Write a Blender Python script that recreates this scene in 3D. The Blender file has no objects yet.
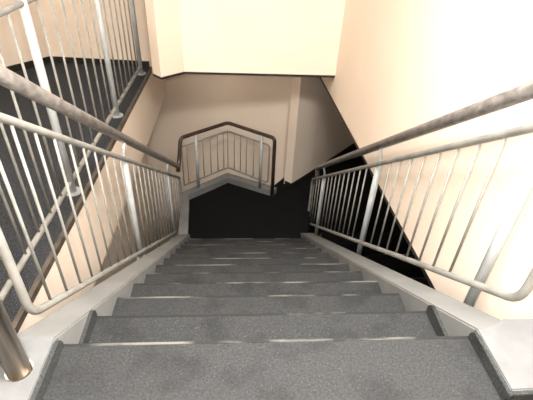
import bpy, bmesh, math
from mathutils import Vector, Matrix
scene = bpy.context.scene
COL = scene.collection

# ---------------------------------------------------------------- materials
def new_mat(name, base, rough=0.6, metal=0.0, spec=0.5):
    m = bpy.data.materials.new(name); m.use_nodes = True
    b = m.node_tree.nodes['Principled BSDF']
    b.inputs['Base Color'].default_value = (*base, 1)
    b.inputs['Roughness'].default_value = rough
    b.inputs['Metallic'].default_value = metal
    b.inputs['Specular IOR Level'].default_value = spec
    return m, m.node_tree, b
def noise_mix(nt, b, c1, c2, scale, lo=0.4, hi=0.6, detail=3, stretch=None):
    tc = nt.nodes.new('ShaderNodeTexCoord')
    mp = nt.nodes.new('ShaderNodeMapping')
    if stretch: mp.inputs['Scale'].default_value = stretch
    nz = nt.nodes.new('ShaderNodeTexNoise'); nz.inputs['Scale'].default_value = scale; nz.inputs['Detail'].default_value = detail
    rp = nt.nodes.new('ShaderNodeValToRGB')
    rp.color_ramp.elements[0].position = lo; rp.color_ramp.elements[1].position = hi
    rp.color_ramp.elements[0].color = (*c1, 1); rp.color_ramp.elements[1].color = (*c2, 1)
    nt.links.new(tc.outputs['Object'], mp.inputs['Vector']); nt.links.new(mp.outputs[0], nz.inputs['Vector'])
    nt.links.new(nz.outputs['Fac'], rp.inputs['Fac']); nt.links.new(rp.outputs['Color'], b.inputs['Base Color'])
    return mp, rp
def bump(nt, b, mp, scale, strength, dist=0.002):
    nz = nt.nodes.new('ShaderNodeTexNoise'); nz.inputs['Scale'].default_value = scale
    bp = nt.nodes.new('ShaderNodeBump'); bp.inputs['Strength'].default_value = strength; bp.inputs['Distance'].default_value = dist
    nt.links.new(mp.outputs[0], nz.inputs['Vector']); nt.links.new(nz.outputs['Fac'], bp.inputs['Height'])
    nt.links.new(bp.outputs[0], b.inputs['Normal'])
def wall_mat(name, c1, c2):
    m, nt, b = new_mat(name, c1, 0.85, 0, 0.2)
    mp, _ = noise_mix(nt, b, c1, c2, 1.6, 0.35, 0.65); bump(nt, b, mp, 90, 0.25)
    return m
def speckle(name, dark, mid, spot, rough, spot_at=0.66, stain=True):
    m, nt, b = new_mat(name, dark, rough, 0, 0.15)
    mp, rp = noise_mix(nt, b, dark, mid, 130, 0.36, 0.62, 2)
    n2 = nt.nodes.new('ShaderNodeTexNoise'); n2.inputs['Scale'].default_value = 210; n2.inputs['Detail'].default_value = 1
    r2 = nt.nodes.new('ShaderNodeValToRGB'); r2.color_ramp.elements[0].position = spot_at; r2.color_ramp.elements[1].position = spot_at + 0.06
    mx = nt.nodes.new('ShaderNodeMixRGB'); mx.inputs['Color2'].default_value = (*spot, 1)
    nt.links.new(mp.outputs[0], n2.inputs['Vector']); nt.links.new(n2.outputs['Fac'], r2.inputs['Fac'])
    nt.links.new(r2.outputs['Color'], mx.inputs['Fac']); nt.links.new(rp.outputs['Color'], mx.inputs['Color1'])
    out = mx.outputs[0]
    if stain:
        n3 = nt.nodes.new('ShaderNodeTexNoise'); n3.inputs['Scale'].default_value = 6; n3.inputs['Detail'].default_value = 4
        r3 = nt.nodes.new('ShaderNodeValToRGB'); r3.color_ramp.elements[0].position = 0.30; r3.color_ramp.elements[1].position = 0.5
        r3.color_ramp.elements[0].color = (0.62, 0.62, 0.62, 1)
        m3 = nt.nodes.new('ShaderNodeMixRGB'); m3.blend_type = 'MULTIPLY'; m3.inputs['Fac'].default_value = 1
        nt.links.new(mp.outputs[0], n3.inputs['Vector']); nt.links.new(n3.outputs['Fac'], r3.inputs['Fac'])
        nt.links.new(out, m3.inputs['Color1']); nt.links.new(r3.outputs['Color'], m3.inputs['Color2']); out = m3.outputs[0]
    nt.links.new(out, b.inputs['Base Color'])
    bump(nt, b, mp, 160, 0.3, 0.001)
    return m
M = {}
M['wall'] = wall_mat('cream_plaster', (0.80, 0.695, 0.585), (0.84, 0.735, 0.622))
M['ceiling'] = wall_mat('ceiling_paint', (0.80, 0.76, 0.70), (0.84, 0.80, 0.73))
M['tread'] = speckle('charcoal_terrazzo', (0.021, 0.0225, 0.0235), (0.031, 0.0325, 0.0335), (0.065, 0.067, 0.067), 0.8)
M['skirting'] = speckle('dark_terrazzo_skirting', (0.022, 0.025, 0.025), (0.045, 0.049, 0.049), (0.10, 0.10, 0.10), 0.5)
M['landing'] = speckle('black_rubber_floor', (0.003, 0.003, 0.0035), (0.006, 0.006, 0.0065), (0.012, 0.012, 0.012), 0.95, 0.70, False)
M['gallery'] = speckle('dark_speckled_floor', (0.012, 0.014, 0.017), (0.032, 0.036, 0.042), (0.13, 0.14, 0.15), 0.85, 0.60, False)
m, nt, b = new_mat('grey_stringer_paint', (0.4, 0.4, 0.38), 0.6); mp, _ = noise_mix(nt, b, (0.145, 0.15, 0.147), (0.19, 0.195, 0.19), 5, 0.3, 0.7, 6); bump(nt, b, mp, 60, 0.2); M['stringer'] = m
m, nt, b = new_mat('pale_grey_stone', (0.6, 0.6, 0.6), 0.8, 0, 0.15); mp, _ = noise_mix(nt, b, (0.115, 0.118, 0.121), (0.135, 0.138, 0.141), 14, 0.35, 0.65, 4); M['curb'] = m
m, nt, b = new_mat('worn_nosing', (0.3, 0.3, 0.28), 0.8, 0, 0.1); mp, _ = noise_mix(nt, b, (0.022, 0.023, 0.022), (0.11, 0.11, 0.10), 4, 0.48, 0.62, 5, (1, 4, 4)); M['nosing'] = m
m, nt, b = new_mat('cream_grey_rail_paint', (0.5, 0.49, 0.43), 0.5, 0, 0.3); mp, _ = noise_mix(nt, b, (0.20, 0.20, 0.185), (0.27, 0.27, 0.25), 12, 0.35, 0.65, 4); M['rail'] = m
m, nt, b = new_mat('blue_grey_post_paint', (0.45, 0.5, 0.52), 0.35); mp, _ = noise_mix(nt, b, (0.34, 0.365, 0.375), (0.43, 0.465, 0.475), 9, 0.35, 0.65, 4); M['post'] = m
m, nt, b = new_mat('worn_brown_handrail', (0.12, 0.08, 0.06), 0.3); mp, _ = noise_mix(nt, b, (0.07, 0.064, 0.060), (0.18, 0.168, 0.155), 26, 0.34, 0.68, 8, (3, 0.7, 0.7)); b.inputs['Coat Weight'].default_value = 0.3; M['handrail'] = m
m, nt, b = new_mat('brown_handrail', (0.085, 0.045, 0.032), 0.35); mp, _ = noise_mix(nt, b, (0.035, 0.022, 0.017), (0.065, 0.042, 0.033), 9, 0.3, 0.7, 4); M['handrail_dark'] = m
m, nt, b = new_mat('brushed_steel', (0.55, 0.48, 0.36), 0.28, 1.0); mp, _ = noise_mix(nt, b, (0.30, 0.26, 0.21), (0.48, 0.43, 0.36), 8, 0.3, 0.7, 3, (14, 14, 0.6)); M['steel'] = m
m, nt, b = new_mat('brown_edge_strip', (0.2, 0.16, 0.12), 0.5); mp, _ = noise_mix(nt, b, (0.045, 0.037, 0.029), (0.09, 0.073, 0.058), 10); M['edge'] = m
m, nt, b = new_mat('black_skirting', (0.012, 0.012, 0.012), 0.5); mp, _ = noise_mix(nt, b, (0.010, 0.010, 0.010), (0.02, 0.018, 0.016), 10); M['black'] = m

# ---------------------------------------------------------------- mesh helpers
def obj(name, bm, mat, parent=None, smooth=False, loc=None):
    bmesh.ops.recalc_face_normals(bm, faces=bm.faces)
    me = bpy.data.meshes.new(name); bm.to_mesh(me); bm.free(); me.materials.append(M[mat])
    if smooth:
        for p in me.polygons: p.use_smooth = True
    o = bpy.data.objects.new(name, me); COL.objects.link(o)
    if parent: o.parent = parent; o.matrix_parent_inverse = Matrix.Translation(-parent.location)
    return o
def thing(name, label, cat, loc=(0, 0, 0), group=None):
    o = bpy.data.objects.new(name, None); COL.objects.link(o); o.location = loc; o.empty_display_size = 0.2
    o['label'] = label; o['category'] = cat
    if group: o['group'] = group
    return o
def struct(name, bm, mat, parent=None, label=None, cat=None):
    o = obj(name, bm, mat, parent)
    if not parent:
        o['kind'] = 'structure'
        if label: o['label'] = label; o['category'] = cat
    return o
def add_box(bm, x0, x1, y0, y1, z0, z1, bev=0):
    vs = [bm.verts.new((x, y, z)) for z in (z0, z1) for y in (y0, y1) for x in (x0, x1)]
    fs = [bm.faces.new([vs[i] for i in q]) for q in ((0, 2, 3, 1), (4, 5, 7, 6), (0, 1, 5, 4), (2, 6, 7, 3), (0, 4, 6, 2), (1, 3, 7, 5))]
    if bev: bmesh.ops.bevel(bm, geom=list({e for f in fs for e in f.edges}), offset=bev, segments=2, affect='EDGES')
def bx(*a, bev=0):
    bm = bmesh.new(); add_box(bm, *a, bev=bev); return bm
def prism(pts, axis, a, b, bm=None, bev=0):
    """extrude a closed outline along an axis; pts are the other two coordinates in order"""
    bm = bm or bmesh.new()
    def P(p, t): return {'x': (t, p[0], p[1]), 'y': (p[0], t, p[1]), 'z': (p[0], p[1], t)}[axis]
    v0 = [bm.verts.new(P(p, a)) for p in pts]; v1 = [bm.verts.new(P(p, b)) for p in pts]
    n = len(pts); fs = [bm.faces.new(v0), bm.faces.new(v1[::-1])]
    for i in range(n): fs.append(bm.faces.new([v0[i], v0[(i + 1) % n], v1[(i + 1) % n], v1[i]]))
    if bev: bmesh.ops.bevel(bm, geom=list({e for f in fs for e in f.edges}), offset=bev, segments=2, affect='EDGES')
    return bm
def round_path(pts, r, n=6, closed=False):
    pts = [Vector(p) for p in pts]; out = []; N = len(pts)
    for i, p in enumerate(pts):
        if not closed and i in (0, N - 1): out.append(p); continue
        a = (pts[i - 1] - p); c = (pts[(i + 1) % N] - p)
        d = min(r, a.length * 0.45, c.length * 0.45)
        A = p + a.normalized() * d; C = p + c.normalized() * d
        for k in range(n + 1):
            t = k / n; out.append(A * (1 - t) ** 2 + p * 2 * t * (1 - t) + C * t * t)
    return out
def add_tube(bm, pts, r, seg=12, closed=False, cap=True):
    pts = [Vector(p) for p in pts]; N = len(pts)
    def tan(i):
        if closed: return (pts[(i + 1) % N] - pts[i - 1]).normalized()
        return (pts[min(i + 1, N - 1)] - pts[max(i - 1, 0)]).normalized()
    t0 = tan(0); u = t0.orthogonal().normalized(); rings = []
    for i, p in enumerate(pts):
        t = tan(i); u = (u - t * u.dot(t)).normalized(); w = t.cross(u)
        rings.append([bm.verts.new(p + (u * math.cos(a) + w * math.sin(a)) * r) for a in [2 * math.pi * k / seg for k in range(seg)]])
    for i in range(N if closed else N - 1):
        A = rings[i]; B = rings[(i + 1) % N]
        if closed and i == N - 1:   # best rotation to close without twist
            s = min(range(seg), key=lambda s: (A[0].co - B[s].co).length); B = B[s:] + B[:s]
        for k in range(seg): bm.faces.new([A[k], A[(k + 1) % seg], B[(k + 1) % seg], B[k]])
    if cap and not closed: bm.faces.new(rings[0][::-1]); bm.faces.new(rings[-1])
def tube(pts, r, seg=12, **k):
    bm = bmesh.new(); add_tube(bm, pts, r, seg, **k); return bm
def offset_poly(pts, d):
    """open 2-D polyline shifted to its left by d"""
    pts = [Vector(p) for p in pts]; out = []
    for i, p in enumerate(pts):
        ns = []
        if i > 0: t = (p - pts[i - 1]).normalized(); ns.append(Vector((-t.y, t.x)))
        if i < len(pts) - 1: t = (pts[i + 1] - p).normalized(); ns.append(Vector((-t.y, t.x)))
        n = sum(ns, Vector((0, 0))).normalized(); k = d / max(0.3, n.dot(ns[0])); out.append(p + n * k)
    return out
def ribbon(pts, d, z0, z1, bm=None):
    q = offset_poly(pts, d)
    return prism([tuple(p) for p in pts] + [tuple(p) for p in reversed(q)], 'z', z0, z1, bm)

# ---------------------------------------------------------------- dimensions
G, S = 0.255, 0.70                 # going, slope
RISE = G * S; Y0 = 0.84; NT = 12
XL, XR = -0.55, 0.785              # inner faces of the stringers
OL, OR_ = -0.685, 0.935            # outer faces
ZL = -RISE * NT                    # half landing level
ZG = -0.50                         # gallery level
def stz(y): return 0.628 - S * y   # stringer top line

# ---------------------------------------------------------------- setting
struct('floor', bx(OL, 1.07, -1.6, Y0 - G + 0.02, -0.22, 0), 'tread')
struct('floor', bx(-3.2, -1.048, -1.6, 5.4, ZG - 0.2, ZG), 'gallery')
bm = bx(-1.048, -1.022, -1.6, 5.12, ZG - 0.035, ZG + 0.004); struct('trim_1', bm, 'edge')
# fascia beam below gallery and wall beyond it
struct('wall_left', bx(-1.15, -1.03, -1.6, 5.12, -1.15, ZG - 0.035), 'wall')
struct('wall_left', bx(-1.15, -1.035, 5.12, 6.1, -1.15, 3.0), 'wall')
struct('wall_left', bx(-1.62, -1.5, -1.6, 6.1, -4.4, -1.15), 'wall')
struct('ceiling', bx(-1.6, -1.15, -1.6, 6.1, -1.15, -1.05), 'ceiling')
# gallery back walls
gp = [(-1.05, 5.12), (-2.25, 5.22), (-2.62, 4.72), (-2.62, -1.6)]
struct('wall_left', ribbon(gp, -0.12, ZG, 3.0), 'wall')
struct('baseboard_left', ribbon([(-1.06, 5.115), (-2.245, 5.21), (-2.612, 4.71), (-2.612, -1.5)], 0.012, ZG, ZG + 0.07), 'black')
# right wall with its dark lower edge
rp = [(1.09, -1.6), (1.075, 1.2), (1.0, 4.97)]
struct('wall_right', ribbon(rp, -0.14, ZG, 3.0), 'wall')
struct('trim_2', ribbon(rp, -0.14, ZG - 0.03, ZG), 'black')
# hanging front of the upper landing
bp = [(1.07, 4.245), (-0.54, 4.245), (-0.742, 4.06), (-0.80, 4.11)]
bm = prism([(1.07, 4.245), (-0.54, 4.245), (-0.742, 4.06), (-0.84, 4.17), (-0.60, 4.395), (1.07, 4.395)], 'z', -0.258, 3.0)
struct('wall_front', bm, 'wall')
bm = prism([(1.07, 4.250), (-0.538, 4.250), (-0.74, 4.065), (-0.84, 4.17), (-0.60, 4.39), (1.07, 4.39)], 'z', -0.283, -0.258)
struct('trim_3', bm, 'black')
# far walls of the lower storey
struct('wall_back', prism([(-1.6, 6.24), (0.72, 5.25), (0.72, 5.45), (-1.5, 6.4)], 'z', -4.4, 3.0), 'wall')
struct('wall_back', prism([(0.68, 5.08), (0.775, 4.99), (1.10, 5.325), (2.05, 6.34), (2.8, 6.34), (2.8, 6.5), (1.9, 6.5), (0.73, 5.30)], 'z', -4.4, 3.0), 'wall')
struct('wall_back', bx(-3.2, 2.8, -1.75, -1.6, -4.4, 3.0), 'wall')
struct('wall_right', bx(2.66, 2.8, -1.6, 6.5, -4.4, -0.42), 'wall')
struct('ceiling', bx(1.08, 2.8, -1.6, 6.5, -0.44, -0.3), 'ceiling')
struct('ceiling', bx(-3.2, 2.8, -1.75, 6.5, 3.0, 3.1), 'ceiling')
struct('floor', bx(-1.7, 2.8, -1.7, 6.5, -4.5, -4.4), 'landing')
# half landing and its raised curb
land = [(-0.60, Y0 + G * 11), (0.80, Y0 + G * 11), (0.93, 4.20), (2.66, 4.20), (2.66, 6.33), (2.04, 6.33), (1.10, 5.32), (0.775, 4.985), (0.70, 5.25), (0.48, 4.96), (-0.12, 5.14), (-0.66, 4.70)]
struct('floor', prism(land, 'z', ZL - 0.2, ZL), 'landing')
curb_in = [(-0.575, 3.80), (-0.64, 4.66), (-0.13, 5.09), (0.50, 4.74)]
struct('trim_4', ribbon(curb_in, 0.11, ZL - 0.2, ZL + 0.09), 'stringer')
struct('baseboard_back', ribbon([(0.69, 5.065), (0.775, 4.98), (1.10, 5.315), (2.04, 6.325)], 0.012, ZL, ZL + 0.06), 'black')

# ---------------------------------------------------------------- main flight
st = thing('staircase', 'flight of charcoal speckled steps running straight down to the dark half landing', 'stairs', (0.1175, 2.2, ZL))
for k in range(NT):
    y1 = Y0 + G * k; z = -RISE * k; y0 = y1 - G
    # tread slab with its riser below the nosing
    R = 0.007
    prof = [(y0 - (0.0 if k else 0.0), z - 0.05), (y0, z), (y1 - R, z), (y1 - 0.3 * R, z - 0.3 * R), (y1, z - R), (y1, z - 0.03), (y1 - 0.012, z - 0.034), (y1 - 0.012, z - RISE + 0.001), (y1 - 0.05, z - RISE + 0.001), (y1 - 0.05, z - 0.05)]
    t = obj('tread', prism(prof, 'x', XL, XR), 'tread', st)
    bm = bmesh.new(); pts = [(y1 - 0.010, z), (y1 - 0.010, z + 0.0015), (y1 - 0.001, z + 0.0012), (y1 + 0.0015, z - 0.003), (y1 + 0.0015, z - 0.010), (y1 - 0.001, z - 0.010), (y1 - 0.006, z - 0.004)]
    n = obj('nosing', prism(pts, 'x', XL + 0.002, XR - 0.002), 'nosing', st)
    n.parent = t; n.matrix_parent_inverse = Matrix.Identity(4)
    n['label'] = 'pale worn front edge of the step'
YE = 0.832; CH = 0.046
for (a, b, far) in ((OL, XL, 3.81), (XR, OR_, 3.95)):
    top = [(YE, stz(YE)), (far, stz(far))]
    bot = [(far, ZL - 0.2), (3.6, ZL - 0.2), (YE, stz(YE) - 0.52)]
    o = obj('stringer', prism(top + bot, 'x', a, b, bev=0.006), 'stringer', st)
# pale stone curbs at the head of the stairs
obj('curb', prism([(OL, 0.62), (XL, 0.62), (XL, YE + 0.005), (OL, YE + 0.005)], 'z', 0.0, CH, bev=0.004), 'curb', st)['label'] = 'pale stone curb at the left of the top step'
obj('curb', prism([(XR, 0.62), (1.068, 0.62), (1.068, YE + 0.04), (XR + 0.11, YE + 0.04), (XR + 0.06, YE + 0.005), (XR, YE + 0.005)], 'z', -0.02, CH, bev=0.004), 'curb', st)['label'] = 'pale stone curb at the right of the top step'
# dark skirting pieces
def skirt(y0, y1, z, h0, h1, x0, x1):
    pts = [(y0, z), (y0, z + h0)]
    n = 5
    for i in range(n + 1):
        a = math.pi / 2 * (1 - i / n); r = min(0.03, h1 * 0.9)
        pts.append((y1 - r + r * math.cos(a), z + h1 - r + r * math.sin(a)))
    pts.append((y1, z)); return prism(pts, 'x', x0, x1, bev=0.002)
for sx in (0, 1):
    a, b = (XL, XL + 0.014) if sx == 0 else (XR - 0.014, XR)
    obj('skirting', skirt(0.606, 0.835, 0.0, CH, CH, a, b), 'skirting', st)
    obj('skirting', skirt(Y0 - 0.01, Y0 + G - 0.004, -RISE, 0.05, 0.06, a, b), 'skirting', st)
obj('skirting', bx(XR + 0.0005, 1.068, 0.606, 0.6195, 0, CH, bev=0.002), 'skirting', st)

# ---------------------------------------------------------------- sloping railings
def stair_railing(label, X, y_start, y_end, zt, zb, zh, posts, side, h_end):
    """zt, zb, zh: heights of top bar, bottom bar, handrail at y = 0 of the sloping lines"""
    SL = 0.695
    T = lambda y: zt - SL * y
    B = lambda y: zb - SL * y
    Hh = lambda y: zh - SL * y
    root = thing('stair_railing', label, 'railing', (X, (y_start + y_end) / 2, B((y_start + y_end) / 2)))
    loop = round_path([(X, y_start, T(y_start)), (X, y_end, T(y_end)), (X, y_end, B(y_end)), (X, y_start, B(y_start))], 0.07, 7, closed=True)
    obj('frame', tube(loop, 0.0155, 12, closed=True), 'rail', root, True)
    y = 1.03 + 0.135 - 0.1305 * int((1.03 - y_start) / 0.1305); n = 0
    while y < y_end - 0.06:
        if all(abs(y - p) > 0.045 for p in posts):
            obj('baluster', tube([(X, y, B(y)), (X, y, T(y))], 0.0060, 8), 'rail', root, True)
        y += 0.1305
    for p in posts:
        zb0 = stz(p) - 0.12
        po = obj('post', tube([(X + side * 0.022, p, zb0), (X + side * 0.022, p, T(p) + 0.012)], 0.021, 16), 'post', root, True)
        # curved neck to the handrail
        nk = round_path([(X + side * 0.022, p, T(p)), (X + side * 0.022, p, T(p) + 0.045), (X, p - 0.012, Hh(p) - 0.02)], 0.02)
        nk_o = obj('bracket', tube(nk, 0.011, 10), 'post', root, True)
        # fixing plate to the stringer side
        obj('fixing_plate', bx(X + side * 0.022 - 0.03, X + side * 0.022 + 0.03, p - 0.035, p + 0.035, stz(p) - 0.115, stz(p) - 0.055, bev=0.006), 'post', root)
    hp = [(X, 0.05, Hh(0.05)), (X, y_end * 0.5, Hh(y_end * 0.5))] + h_end(Hh)
    obj('handrail', tube(round_path(hp, 0.05), 0.029, 18), 'handrail', root, True)
    return root
stair_railing('long left railing of the stairs with steel balusters and brown rounded handrail', -0.735, 1.03, 4.58, 1.445, 0.63, 1.605,
              (2.49, 3.90), -1, lambda H: [(-0.735, 4.52, H(4.52))])
stair_railing('right railing of the stairs beside the bright cream wall', 0.955, 0.905, 4.42, 1.425, 0.724, 1.575,
              (1.135, 2.44, 3.93), 1, lambda H: [(0.955, 4.12, H(4.12)), (0.955, 4.21, H(4.12) - 0.07), (0.965, 4.22, H(4.12) - 0.30)])

# ---------------------------------------------------------------- half landing railing
lr = thing('landing_railing', 'angled railing with dark brown handrail around the half landing', 'railing', (-0.12, 5.15, ZL + 0.09))
A_, B_, C_ = Vector((-0.695, 4.68)), Vector((-0.128, 5.16)), Vector((0.41, 4.925))
A_, B_, C_ = [Vector(p) for p in ((-0.70, 4.70), (-0.13, 5.165), (0.40, 4.78))]
ZT, ZBt, ZH = -1.36, -1.93, -1.235
def v3(p, z): return (p.x, p.y, z)
hp = [(-0.735, 4.50, -1.60), (-0.725, 4.60, -1.50), v3(A_, ZH), v3(B_, ZH), v3(C_ + (C_ - B_).normalized() * 0.09, ZH), v3(C_ + (C_ - B_).normalized() * 0.10, ZL + 0.04)]
obj('handrail', tube(round_path(hp, 0.055), 0.024, 14), 'handrail_dark', lr, True)
bm = bmesh.new()
Ce = C_ + (C_ - B_).normalized() * 0.02
add_tube(bm, round_path([v3(A_, ZT), v3(B_, ZT), v3(Ce, ZT), v3(Ce, ZBt), v3(B_, ZBt), v3(A_, ZBt)], 0.05), 0.012, 10, closed=True)
obj('frame', bm, 'rail', lr, True)
L1 = (B_ - A_).length; L2 = (C_ - B_).length
for (P, Q, ts, tp) in ((A_, B_, (0.10, 0.44, 0.60, 0.76, 0.90), 0.30), (B_, C_, (0.0, 0.17, 0.33, 0.48, 0.66), 0.84)):
    for t in ts:
        q = P.lerp(Q, t); obj('baluster', tube([v3(q, ZBt), v3(q, ZT)], 0.0060, 8), 'rail', lr, True)
    q = P.lerp(Q, tp)
    obj('post', tube([v3(q, ZL + 0.085), v3(q, ZH - 0.01)], 0.021, 14), 'post', lr, True)

# ---------------------------------------------------------------- gallery railing
gr = thing('gallery_railing', 'upright pale railing on the edge of the dark gallery floor at the left', 'railing', (-1.112, 2.5, ZG))
GX = -1.112; ZB2, ZT2, ZH2 = ZG + 0.08, 0.685, 0.84
gposts = [1.16, 2.42, 3.68, 4.86]
for i in range(3):
    a, b = gposts[i], gposts[i + 1]
    loop = round_path([(GX, a, ZT2), (GX, b, ZT2), (GX, b, ZB2), (GX, a, ZB2)], 0.02, 3, closed=True)
    obj('frame', tube(loop, 0.017, 10, closed=True), 'rail', gr, True)
    n = 7
    for j in range(1, n):
        y = a + (b - a) * j / n
        obj('baluster', tube([(GX, y, ZB2), (GX, y, ZT2)], 0.0075, 8), 'rail', gr, True)
for p in gposts:
    po = obj('post', tube([(GX, p, ZG), (GX, p, ZH2)], 0.024, 16), 'post', gr, True)
    bm = bmesh.new(); add_tube(bm, [(GX, p, ZG), (GX, p, ZG + 0.010)], 0.055, 20)
    f = obj('base_flange', bm, 'post', gr, False)
obj('handrail', tube([(GX, 0.6, ZH2), (GX, 5.08, ZH2)], 0.027, 16), 'handrail', gr, True)

# ---------------------------------------------------------------- steel newel at the head of the stairs
nw = thing('newel_post', 'brushed steel tube standing on the pale curb at the bottom left corner', 'post', (-0.612, 0.722, 0.046))
obj('tube', tube([(-0.612, 0.722, 0.046), (-0.612, 0.722, 0.96)], 0.032, 24), 'steel', nw, True)
obj('base_ring', tube([(-0.612, 0.722, 0.046), (-0.612, 0.722, 0.050)], 0.036, 24), 'steel', nw)

# ---------------------------------------------------------------- next flight down, in the dark at the right
nf = thing('staircase', 'black lower flight leading down in the darkness behind the right railing', 'stairs', (1.8, 3.0, -4.4))
for k in range(1, 12):
    y1 = 4.20 - G * (k - 1); z = ZL - RISE * k
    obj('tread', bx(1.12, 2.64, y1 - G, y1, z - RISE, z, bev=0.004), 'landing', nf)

# ---------------------------------------------------------------- camera
cam = bpy.data.cameras.new('camera'); co = bpy.data.objects.new('camera', cam); COL.objects.link(co)
f, dcx = 417.0, 0.0
Y = Vector((-28.5, -295, f)).normalized(); D = Vector((-31.5, 593, f)); D = (D - Y * D.dot(Y)).normalized()
X = D.cross(Y)
if X.x < 0: X = -X
Z = -D
# world axes written in camera coordinates (x right, y down, z forward)
right = Vector((X.x, Y.x, Z.x)); down = Vector((X.y, Y.y, Z.y)); fwd = Vector((X.z, Y.z, Z.z))
mw = Matrix.Identity(4)
for i in range(3): mw[i][0] = right[i]; mw[i][1] = -down[i]; mw[i][2] = -fwd[i]; mw[i][3] = (0, 0, 1.147)[i]
co.matrix_world = mw
cam.sensor_width = 36; cam.lens = f * 36 / 533; cam.clip_start = 0.02
scene.camera = co

# ---------------------------------------------------------------- light
def light(name, kind, loc, energy, color, size=0.1, rot=None):
    l = bpy.data.lights.new(name, kind); l.energy = energy; l.color = color
    if kind == 'AREA': l.shape = 'RECTANGLE'; l.size, l.size_y = size
    else: l.shadow_soft_size = size
    o = bpy.data.objects.new(name, l); COL.objects.link(o); o.location = loc
    if rot: o.rotation_euler = rot
    return o
light('camera_flash', 'POINT', (-0.075, 0.0, 1.19), 165, (1.0, 0.98, 0.95), 0.008)
light('hall_ceiling_lamp', 'AREA', (0.6, 0.7, 2.1), 250, (1.0, 0.955, 0.915), (1.2, 0.6))
light('gallery_ceiling_lamp', 'AREA', (-1.9, 2.5, 2.9), 60, (1.0, 0.95, 0.89), (0.6, 1.2))
w = bpy.data.worlds.new('world'); scene.world = w; w.use_nodes = True
w.node_tree.nodes['Background'].inputs[0].default_value = (0.0, 0.0, 0.0, 1)
scene.view_settings.view_transform = 'Standard'; scene.view_settings.look = 'None'; scene.view_settings.gamma = 1
scene.view_settings.exposure = -0.12
